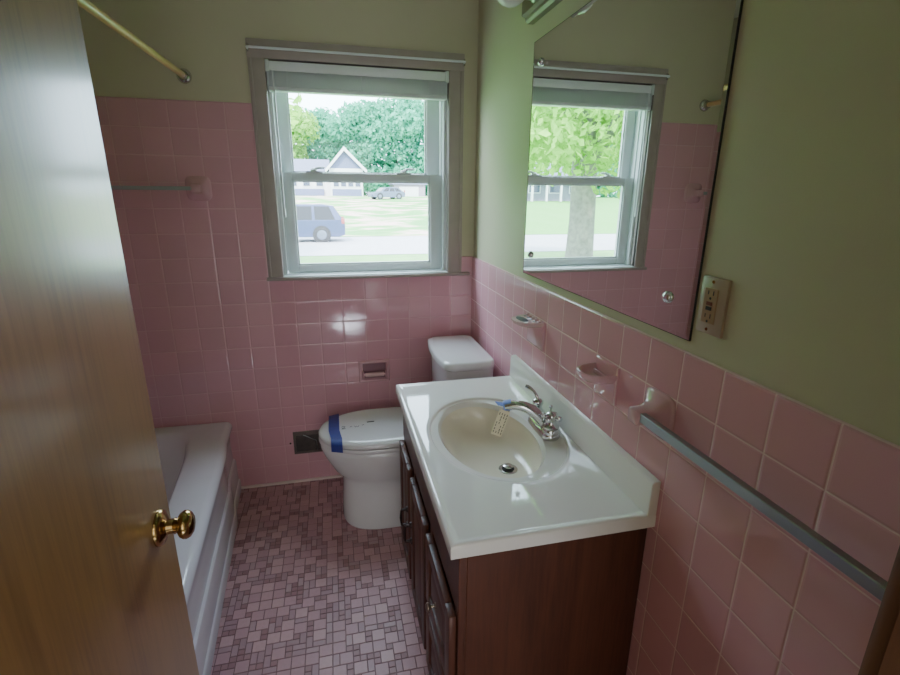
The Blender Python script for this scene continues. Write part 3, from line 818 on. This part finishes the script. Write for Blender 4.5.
# floor-level air register
vt = thing('wall_register', (-.86, 0, .15), 'dark grey metal air register low on the wall behind the toilet', 'vent')
vx0, vx1, vz0, vz1 = -.948, -.690, .165, .292
b = NB(); wall_hole(b, vx0, vx1, vz0, vz1, vx0+.012, vx1-.012, vz0+.012, vz1-.022, -.006, -.0005); obj('register_frame', b, M['vent'], vt, 0)
obj('damper_plate', BX(vx0+.008, vx1-.008, -.0025, -.0008, vz0+.01, vz1-.02), plain('vent_dark', (66,58,56), .5, metal=.2, var=.2, scale=40), vt, 0)
b = NB(); tube(b, [(vx0+.05, -.005, vz1-.02), (vx0+.115, -.005, vz0+.068), (vx0+.118, -.005, vz0+.014)], .0026, 8); obj('damper_rod', b, M['chrome_br'], vt)
obj('screw', lathe(NB(), (vx0-.016, -.0002, .228), (0,-1,0), [(0,0),(.005,0),(.004,.003),(0,.0035)], 12), M['darkmetal'], vt)

# shower rod
sr = thing('shower_rod', (-1.243, 0, 1.938), 'tan shower curtain rod running from the window wall above the bathtub', 'curtain rod')
lathe_b = NB(); lathe(lathe_b, (-1.243, TW, 1.938), (0,-1,0), [(0,0),(.028,0),(.029,.004),(.026,.012),(.019,.018),(.018,.034),(0,.034)], 28)
obj('flange', lathe_b, M['chrome'], sr, 45)
obj('rod', tube(NB(), [(-1.243,-.01,1.938),(-1.283,-1.53,1.938)], .0125, 16), M['rodwood'], sr, 60)
b = NB(); lathe(b, (-1.283, -1.549, 1.938), (0,1,0), [(0,0),(.028,0),(.029,.004),(.026,.012),(.019,.018),(.018,.034),(0,.034)], 28)
obj('flange', b, M['chrome'], sr, 45)

# ------------------------------------------------------------------ outdoors
GZ = -.83
def grid(nm, x0, x1, y0, y1, zf, mat, nx=20, ny=20):
    vs = []; fs = []
    for j in range(ny+1):
        for i in range(nx+1):
            x = x0+(x1-x0)*i/nx; y = y0+(y1-y0)*j/ny; vs.append((x, y, zf(x, y)))
    for j in range(ny):
        for i in range(nx):
            k = j*(nx+1)+i; fs.append((k, k+1, k+nx+2, k+nx+1))
    o = rawobj(nm, vs, fs, mat); o['kind'] = 'structure'; return o
grid('lawn', -60, 40, YT+.02, 17.2, lambda x,y: GZ, M['lawn'], 4, 4)
grid('road', -90, 90, 16.8, 25.2, lambda x,y: GZ+.015 - .0, M['road'], 4, 4)
def fz_(x, y):
    t = min(1, max(0, (y-25)/50)); return GZ+.03 + 1.8*t*t*(3-2*t) + .12*math.sin(x*.7+y*.35)*min(1,(y-25)/6) * (1 if y < 60 else .3)
grid('field', -110, 110, 25, 130, fz_, M['field'], 60, 60)

def rbox(bm, *a, bev=.05): return box(bm, *a, bev=bev)
def car(nm, loc, rz, L, Hh, prof, roofp, mat, label, wheels):
    t = thing(nm, (0,0,0), label, 'car'); W = .92
    b = NB()
    def ringy(s):   # body cross rings
        return
    R = []
    for y, ins in ((-W, .05), (-W+.05, 0), (W-.05, 0), (W, .05)):
        R.append([(x+(ins if x < L/2 else -ins)*.6, y, z if z < .5 else z-ins*.4) for x, z in prof])
    loft(b, R); obj('car_body', b, mat, t, 40)
    b = NB(); R = []
    for y, k in ((-W+.02, 0), (-W+.20, 1), (W-.20, 1), (W-.02, 0)):
        base = [p for p in roofp]
        R.append([(x + (0 if k else 0), y, z if k else min(z, roofp[0][1]+.03)) for x, z in base])
    loft(b, R); obj('car_cabin', b, mat, t, 40)
    # side glass
    zs = roofp[0][1]; zr = max(z for _, z in roofp)
    xa = roofp[1][0]; xb = roofp[-2][0]; xl = roofp[0][0]; xr = roofp[-1][0]
    for sgn in (-1, 1):
        n = 3
        for k in range(n):
            f0, f1 = .04+k/n*.92, .04+(k+1)/n*.92-.04
            lo0, lo1 = xl+(xr-xl)*(f0*.92+.05), xl+(xr-xl)*(f1*.92+.05)
            hi0, hi1 = xa+(xb-xa)*f0, xa+(xb-xa)*f1
            z0 = zs+.05; z1 = zr-.09
            def yy(z): return sgn*(W-.02-.18*(z-zs)/(zr-zs)+.012)
            b = NB(); v = [b.verts.new(p) for p in ((lo0,yy(z0),z0),(lo1,yy(z0),z0),(hi1,yy(z1),z1),(hi0,yy(z1),z1))]; b.faces.new(v)
            obj('side_window', b, M['car_glass'], t, 0)
    # rear and front glass
    for (xlo, xhi, d) in ((xl, xa, -1), (xr, xb, 1)):
        b = NB(); y0, y1 = W-.16, W-.28
        e = .018*d
        v = [b.verts.new(p) for p in ((xlo+(xhi-xlo)*.12+e,-y0,zs+(zr-zs)*.12+.01),(xlo+(xhi-xlo)*.12+e,y0,zs+(zr-zs)*.12+.01),(xlo+(xhi-xlo)*.88+e,y1,zs+(zr-zs)*.88+.012),(xlo+(xhi-xlo)*.88+e,-y1,zs+(zr-zs)*.88+.012))]; b.faces.new(v)
        obj('windshield', b, M['car_glass'], t, 0)
    for wx in wheels:
        for sgn in (-1, 1):
            b = NB(); lathe(b, (wx, sgn*(W-.20), .35), (0,sgn,0), [(0,0),(.30,0),(.35,.03),(.355,.11),(.35,.19),(.30,.225),(.23,.222),(.22,.2),(0,.2)], 32)
            w = obj('wheel', b, M['tyre'], t, 40)
            b = NB(); lathe(b, (wx, sgn*(W+.0), .35), (0,sgn,0), [(0,0),(.22,0),(.225,.012),(.19,.02),(.06,.012),(.05,.03),(0,.03)], 24); obj('wheel_rim', b, M['rim'], w, 40)
            b = NB(); lathe(b, (wx, sgn*(W-.012), .36), (0,sgn,0), [(0,0),(.43,0),(.43,.016),(.40,.02),(0,.02)], 32); obj('wheel_arch', b, M['tyre'], t, 40)
    for sgn in (-1, 1):
        obj('tail_lamp', BX(L-.16, L+.005, sgn*(W-.02)-.04 if sgn > 0 else -W-.006, sgn*(W-.02)+.026 if sgn > 0 else -W+.06, .86, 1.12, .02), M['lamp_red'], t)
    t.location = loc; t.rotation_euler = (0,0,rz)
    return t
suvp = [(0,.30),(0,.62),(.06,.92),(.9,1.02),(L_:=4.85,1.04),(4.87,.70),(4.85,.34),(4.6,.26),(.3,.26)]
car('suv', (-4.95, 23.0, GZ+.015), 0, 4.85, 1.75, suvp, [(1.0,1.0),(1.75,1.62),(2.3,1.74),(3.8,1.76),(4.35,1.68),(4.80,1.0)], M['car_blue'], 'blue-grey SUV parked on the street outside the window', (.95, 3.75))
carp = [(0,.30),(0,.60),(.10,.80),(1.1,.92),(4.4,.95),(4.5,.66),(4.45,.34),(4.2,.25),(.3,.25)]
car('sedan', (4.2, 62, fz_(5, 62)+.02), math.radians(20), 4.45, 1.45, carp, [(1.0,.90),(1.75,1.38),(2.2,1.46),(3.2,1.46),(3.6,1.38),(4.25,.93)], M['car_silver'], 'grey car parked on the grass right of the gabled house', (.9, 3.55))

# gabled house
HY = 75; HB = .95
hs = thing('house', (1.5, HY, HB), 'gabled white and blue-grey house across the field', 'house')
b = NB(); box(b, -.6, 4.1, HY, HY+9, HB, 5.0); obj('house_wall', b, M['siding_white'], hs, 0)
b = NB(); prism(b, [(-.7,4.9),(4.2,4.9),(1.55,7.5)], 'y', HY-.02, HY+.2); obj('gable', b, M['siding'], hs, 0)
b = NB(); prism(b, [(-1.2,4.75),(1.55,7.95),(4.7,4.75),(4.7,4.45),(1.55,7.5),(-1.2,4.45)], 'y', HY-.5, HY+9.4); obj('roof', b, M['roof'], hs, 0)
b = NB(); prism(b, [(-1.25,4.7),(1.55,7.9),(4.75,4.7),(4.75,4.2),(1.55,7.35),(-1.25,4.2)], 'y', HY-.7, HY-.52); box(b, -.7, 4.2, HY-.12, HY-.02, 4.35, 4.9); obj('barge_board', b, M['siding_white'], hs, 0)
b = NB(); box(b, -.4, 3.9, HY-.06, HY+.02, HB, 2.0); obj('skirt_panel', b, M['siding'], hs, 0)
for k in range(4):
    x = -.25+k*1.05; f = obj('window_frame', BX(x, x+.95, HY-.08, HY, 2.25, 3.3), M['siding_white'], hs, 0); obj('window_glass', BX(x+.1, x+.85, HY-.10, HY-.07, 2.35, 3.2), M['winpane'], f, 0)
b = NB(); box(b, -7.5, -.6, HY+2, HY+9, HB, 4.0); obj('wing_wall', b, M['siding_white'], hs, 0)
b = NB(); prism(b, [(HY+1.4,3.9),(HY+5.5,6.4),(HY+9.5,3.9)], 'x', -7.9, -.6); obj('wing_roof', b, M['roof'], hs, 0)
for k in range(3):
    x = -6.6+k*1.9; f = obj('window_frame', BX(x, x+1.2, HY+1.9, HY+2, 2.3, 3.4), M['siding_white'], hs, 0); obj('window_glass', BX(x+.12, x+1.08, HY+1.87, HY+1.92, 2.4, 3.3), M['winpane'], f, 0)
b = NB(); box(b, -6.9, -1.6, HY+1.6, HY+1.95, HB, 2.0); obj('wing_skirt', b, M['siding'], hs, 0)
gr = thing('garage', (11.5, 80, HB), 'low pale garage right of the grey car far across the field', 'garage')
obj('garage_wall', BX(9.4, 14.5, 80, 86, HB, 2.9), M['brick'], gr, 0)
b = NB(); prism(b, [(79.6,2.85),(83,3.9),(86.4,2.85)], 'x', 9.1, 14.8); obj('roof', b, M['roof'], gr, 0)
obj('garage_door', BX(10.2, 13.4, 79.94, 80, HB, 2.5), M['siding_white'], gr, 0)
h2 = thing('bungalow', (-28, 60, HB), 'grey bungalow with white porch posts seen in the mirror past the trunk', 'house')
obj('house_wall', BX(-33, -24, 60, 67, .6, 3.4), plain('bungalow_siding', (112,112,124), .8), h2, 0)
b = NB(); prism(b, [(58.0,3.3),(63.5,5.6),(67.6,3.3)], 'x', -33.5, -23.6); obj('roof', b, M['roof'], h2, 0)
for k in range(5): obj('porch_post', BX(-32.6+k*2, -32.35+k*2, 58.4, 58.65, .6, 3.35), M['siding_white'], h2, 0)
for k in range(3):
    f = obj('window_frame', BX(-32+k*2.9, -30.3+k*2.9, 59.9, 60, 1.6, 2.8), M['siding_white'], h2, 0); obj('window_glass', BX(-31.88+k*2.9, -30.42+k*2.9, 59.86, 59.92, 1.7, 2.7), M['winpane'], f, 0)

def leaf_crown(nm, blobs, count, size, mat, parent, seed):
    rnd = random.Random(seed); vs = []; fs = []
    tot = sum(r[3]*r[4]*r[5] for r in blobs)
    for (cx, cy, cz, rx, ry, rz_) in blobs:
        n = max(20, int(count*rx*ry*rz_/tot))
        for _ in range(n):
            v = Vector((rnd.gauss(0,1), rnd.gauss(0,1), rnd.gauss(0,1))).normalized() * (rnd.random()**.28)
            c = Vector((cx+v.x*rx, cy+v.y*ry, cz+v.z*rz_))
            nn = (v + Vector((rnd.gauss(0,.7), rnd.gauss(0,.7), rnd.gauss(0,.7)))).normalized()
            _, a, bb = frame_of(nn); th = rnd.random()*PI; a2 = a*math.cos(th)+bb*math.sin(th); b2 = nn.cross(a2)
            s = size*(.6+.8*rnd.random()); k = len(vs)
            vs += [tuple(c-a2*s*.7), tuple(c-b2*s*.4+nn*.1*s), tuple(c+a2*s*.7), tuple(c+b2*s*.4+nn*.1*s)]
            fs.append((k,k+1,k+2,k+3))
    return rawobj(nm, vs, fs, mat, parent)
def tree(loc, h, r, mat, label, seed, count=7500, size=.62, trunk=.3, low=.25):
    rnd = random.Random(seed)
    t = thing('tree', loc, label, 'tree', None)
    x, y, z = loc
    b = NB(); tube(b, [(x,y,z-.2),(x,y,z+h*.2),(x+.1,y,z+h*.5),(x+.2,y,z+h*.8)], [trunk*1.3,trunk,trunk*.7,trunk*.2], 10); obj('trunk', b, M['bark'], t, 60)
    blobs = [(x, y, z+h*.6, r*.75, r*.75, h*.38)]
    for k in range(9):
        a = rnd.random()*2*PI; q = r*(.45+.3*rnd.random()); zz = z+h*(low+.1+(.9-low)*rnd.random()*.85)
        s = r*(.35+.25*rnd.random()); blobs.append((x+q*math.cos(a), y+q*math.sin(a), zz, s, s, s*.8))
    for k in range(4):
        a = k*PI/2+.4; blobs.append((x+r*.5*math.cos(a), y+r*.5*math.sin(a), z+h*.14, r*.55, r*.55, h*.16))
    leaf_crown('crown', blobs, count, size, mat, t, seed); return t
far = [((-9,92,1),15,6.5,'leaf_a','yellow-green tree behind the wing of the gabled house'), ((-1.5,100,1),15.5,6,'leaf_b','blue-green tree rising directly behind the gable roof'),
       ((5.5,96,1),17,5.5,'leaf_b','dark bluish tree just right of the gable'), ((11.5,92,1),18,6.5,'leaf_b','tall pale green tree above the grey car'),
       ((19,94,1),18,7,'leaf_b','wide mint-green tree at the right edge of the window view'), ((27,98,1),17,7,'leaf_a','tree beyond the garage, out at the right')]
for k, (l, h, r, m, lab) in enumerate(far): tree(l, h, r, M[m], lab, 20+k, low=.12)
mf = [((-36,78,1),15,7,'leaf_a','far tree seen in the mirror behind the bungalow'), ((-47,80,1),16,8,'leaf_b','far tree at the right of the lawn reflected in the mirror'), ((-24,84,1),15,6,'leaf_b','far tree left of the bungalow in the mirror')]
for k, (l, h, r, m, lab) in enumerate(mf): tree(l, h, r, M[m], lab, 40+k, low=.1)
# the big shade tree on the near lawn (seen in the mirror)
TXc, TYc = -6.45, 11.0
st = thing('shade_tree', (TXc, TYc, GZ), 'big leafy shade tree with thick grey trunk reflected in the mirror', 'tree')
b = NB(); tube(b, [(TXc,TYc,GZ-.2),(TXc,TYc,GZ+.1),(TXc,TYc,GZ+.6),(TXc,TYc,GZ+1.6),(TXc+.05,TYc,GZ+3.2),(TXc+.2,TYc,GZ+6)], [.60,.50,.41,.37,.36,.25], 20); obj('trunk', b, M['bark'], st, 60)
for k, (dx, dy, dz) in enumerate(((2.6,-.6,3.4),(-2.4,.5,3.6),(.4,2.4,4.2),(-.6,-2.6,3.8))):
    b = NB(); tube(b, bez((TXc,TYc,GZ+2.6),(TXc+dx*.2,TYc+dy*.2,GZ+4),(TXc+dx*.6,TYc+dy*.6,GZ+4.6),(TXc+dx,TYc+dy,GZ+2.4+dz),8), [.16,.15,.14,.13,.12,.1,.09,.07,.05], 10); obj('branch', b, M['bark'], st, 60)
rnd = random.Random(11); blobs = []
for k in range(52):
    a = rnd.random()*2*PI; q = 4.4*math.sqrt(rnd.random()); zz = 2.6+5.2*rnd.random()
    if q > 2.6: zz = 2.3+3.5*rnd.random()
    s = .9+.7*rnd.random(); blobs.append((TXc+q*math.cos(a), TYc+q*math.sin(a), zz, s*1.2, s*1.2, s*.75))
for k in range(16):
    blobs.append((TXc-3.2+6.4*rnd.random(), TYc-1.6-1.8*rnd.random(), 2.1+2.6*rnd.random(), 1.3, 1.0, .8))
leaf_crown('crown', blobs, 30000, .16, M['leaf_near'], st, 5)

# ------------------------------------------------------------------ light
w = bpy.data.worlds.new('sky'); C.world = w; w.use_nodes = True
bg = w.node_tree.nodes['Background']; bg.inputs[0].default_value = (.67,.82,1.0,1); bg.inputs[1].default_value = 4.2
def light(nm, typ, loc, energy, color, target=None, **k):
    l = bpy.data.lights.new(nm, typ); l.energy = energy; l.color = color
    for a, v in k.items(): setattr(l, a, v)
    o = bpy.data.objects.new(nm, l); COL.objects.link(o); o.location = loc
    if target is not None: o.rotation_euler = (Vector(target)-Vector(loc)).to_track_quat('-Z','Y').to_euler()
    return o
light('sun', 'SUN', (0,0,20), 4.0, (1,.95,.86), None, angle=math.radians(2)).rotation_euler = (math.radians(42), 0, math.radians(-25))
po = light('window_portal', 'AREA', ((WX0+WX1)/2, .14, (WZ0+WZ1)/2), 1, (1,1,1), None, shape='RECTANGLE', size=WX1-WX0, size_y=WZ1-WZ0)
po.rotation_euler = (math.radians(-90), 0, 0); po.data.cycles.is_portal = True
light('hall_fill_top', 'AREA', (-.75, -4.2, 2.42), 2, (1,.96,.92), (-.75, -4.2, 0), shape='RECTANGLE', size=.8, size_y=.8)  # added overhead fill behind the camera, no fixture modelled
light('hall_fill', 'AREA', (-.85, -5.1, 1.45), 6.0, (.90,.95,1), (-.85, 0, 1.45), shape='RECTANGLE', size=1.8, size_y=1.5)  # added fill at eye height, unseen, brightens the upper back wall
sp = light('hall_window_sun', 'SPOT', (-.70, -5.12, 1.5), 2600, (.84,.90,1.0), (-.535, -3.35, 0), spot_size=math.radians(11), spot_blend=.1, shadow_soft_size=.02)

# ------------------------------------------------------------------ camera
q = [-0.6859, -2.4054, 1.4849, 0.2336, -0.2877, 0.0084, 486.5327]
cx, cy, cz, yaw, pit, rol, f = q
fw = Vector((math.sin(yaw)*math.cos(pit), math.cos(yaw)*math.cos(pit), math.sin(pit)))
r = Vector((math.cos(yaw), -math.sin(yaw), 0)); u = r.cross(fw)
r2 = r*math.cos(rol)+u*math.sin(rol); u2 = u*math.cos(rol)-r*math.sin(rol)
cam = bpy.data.cameras.new('camera'); co = bpy.data.objects.new('camera', cam); COL.objects.link(co)
mt = Matrix((( r2.x,u2.x,-fw.x,cx),(r2.y,u2.y,-fw.y,cy),(r2.z,u2.z,-fw.z,cz),(0,0,0,1)))
co.matrix_world = mt
cam.sensor_fit = 'HORIZONTAL'; cam.sensor_width = 36; cam.lens = f/900*36; cam.clip_start = .02; cam.clip_end = 500
C.camera = co
C.cycles.use_denoising = True
C.cycles.max_bounces = 10; C.cycles.diffuse_bounces = 5; C.cycles.transparent_max_bounces = 12
C.cycles.caustics_reflective = False; C.cycles.sample_clamp_indirect = 6
C.view_settings.view_transform = 'AgX'; C.view_settings.look = 'AgX - Medium Low Contrast'; C.view_settings.exposure = 2.68
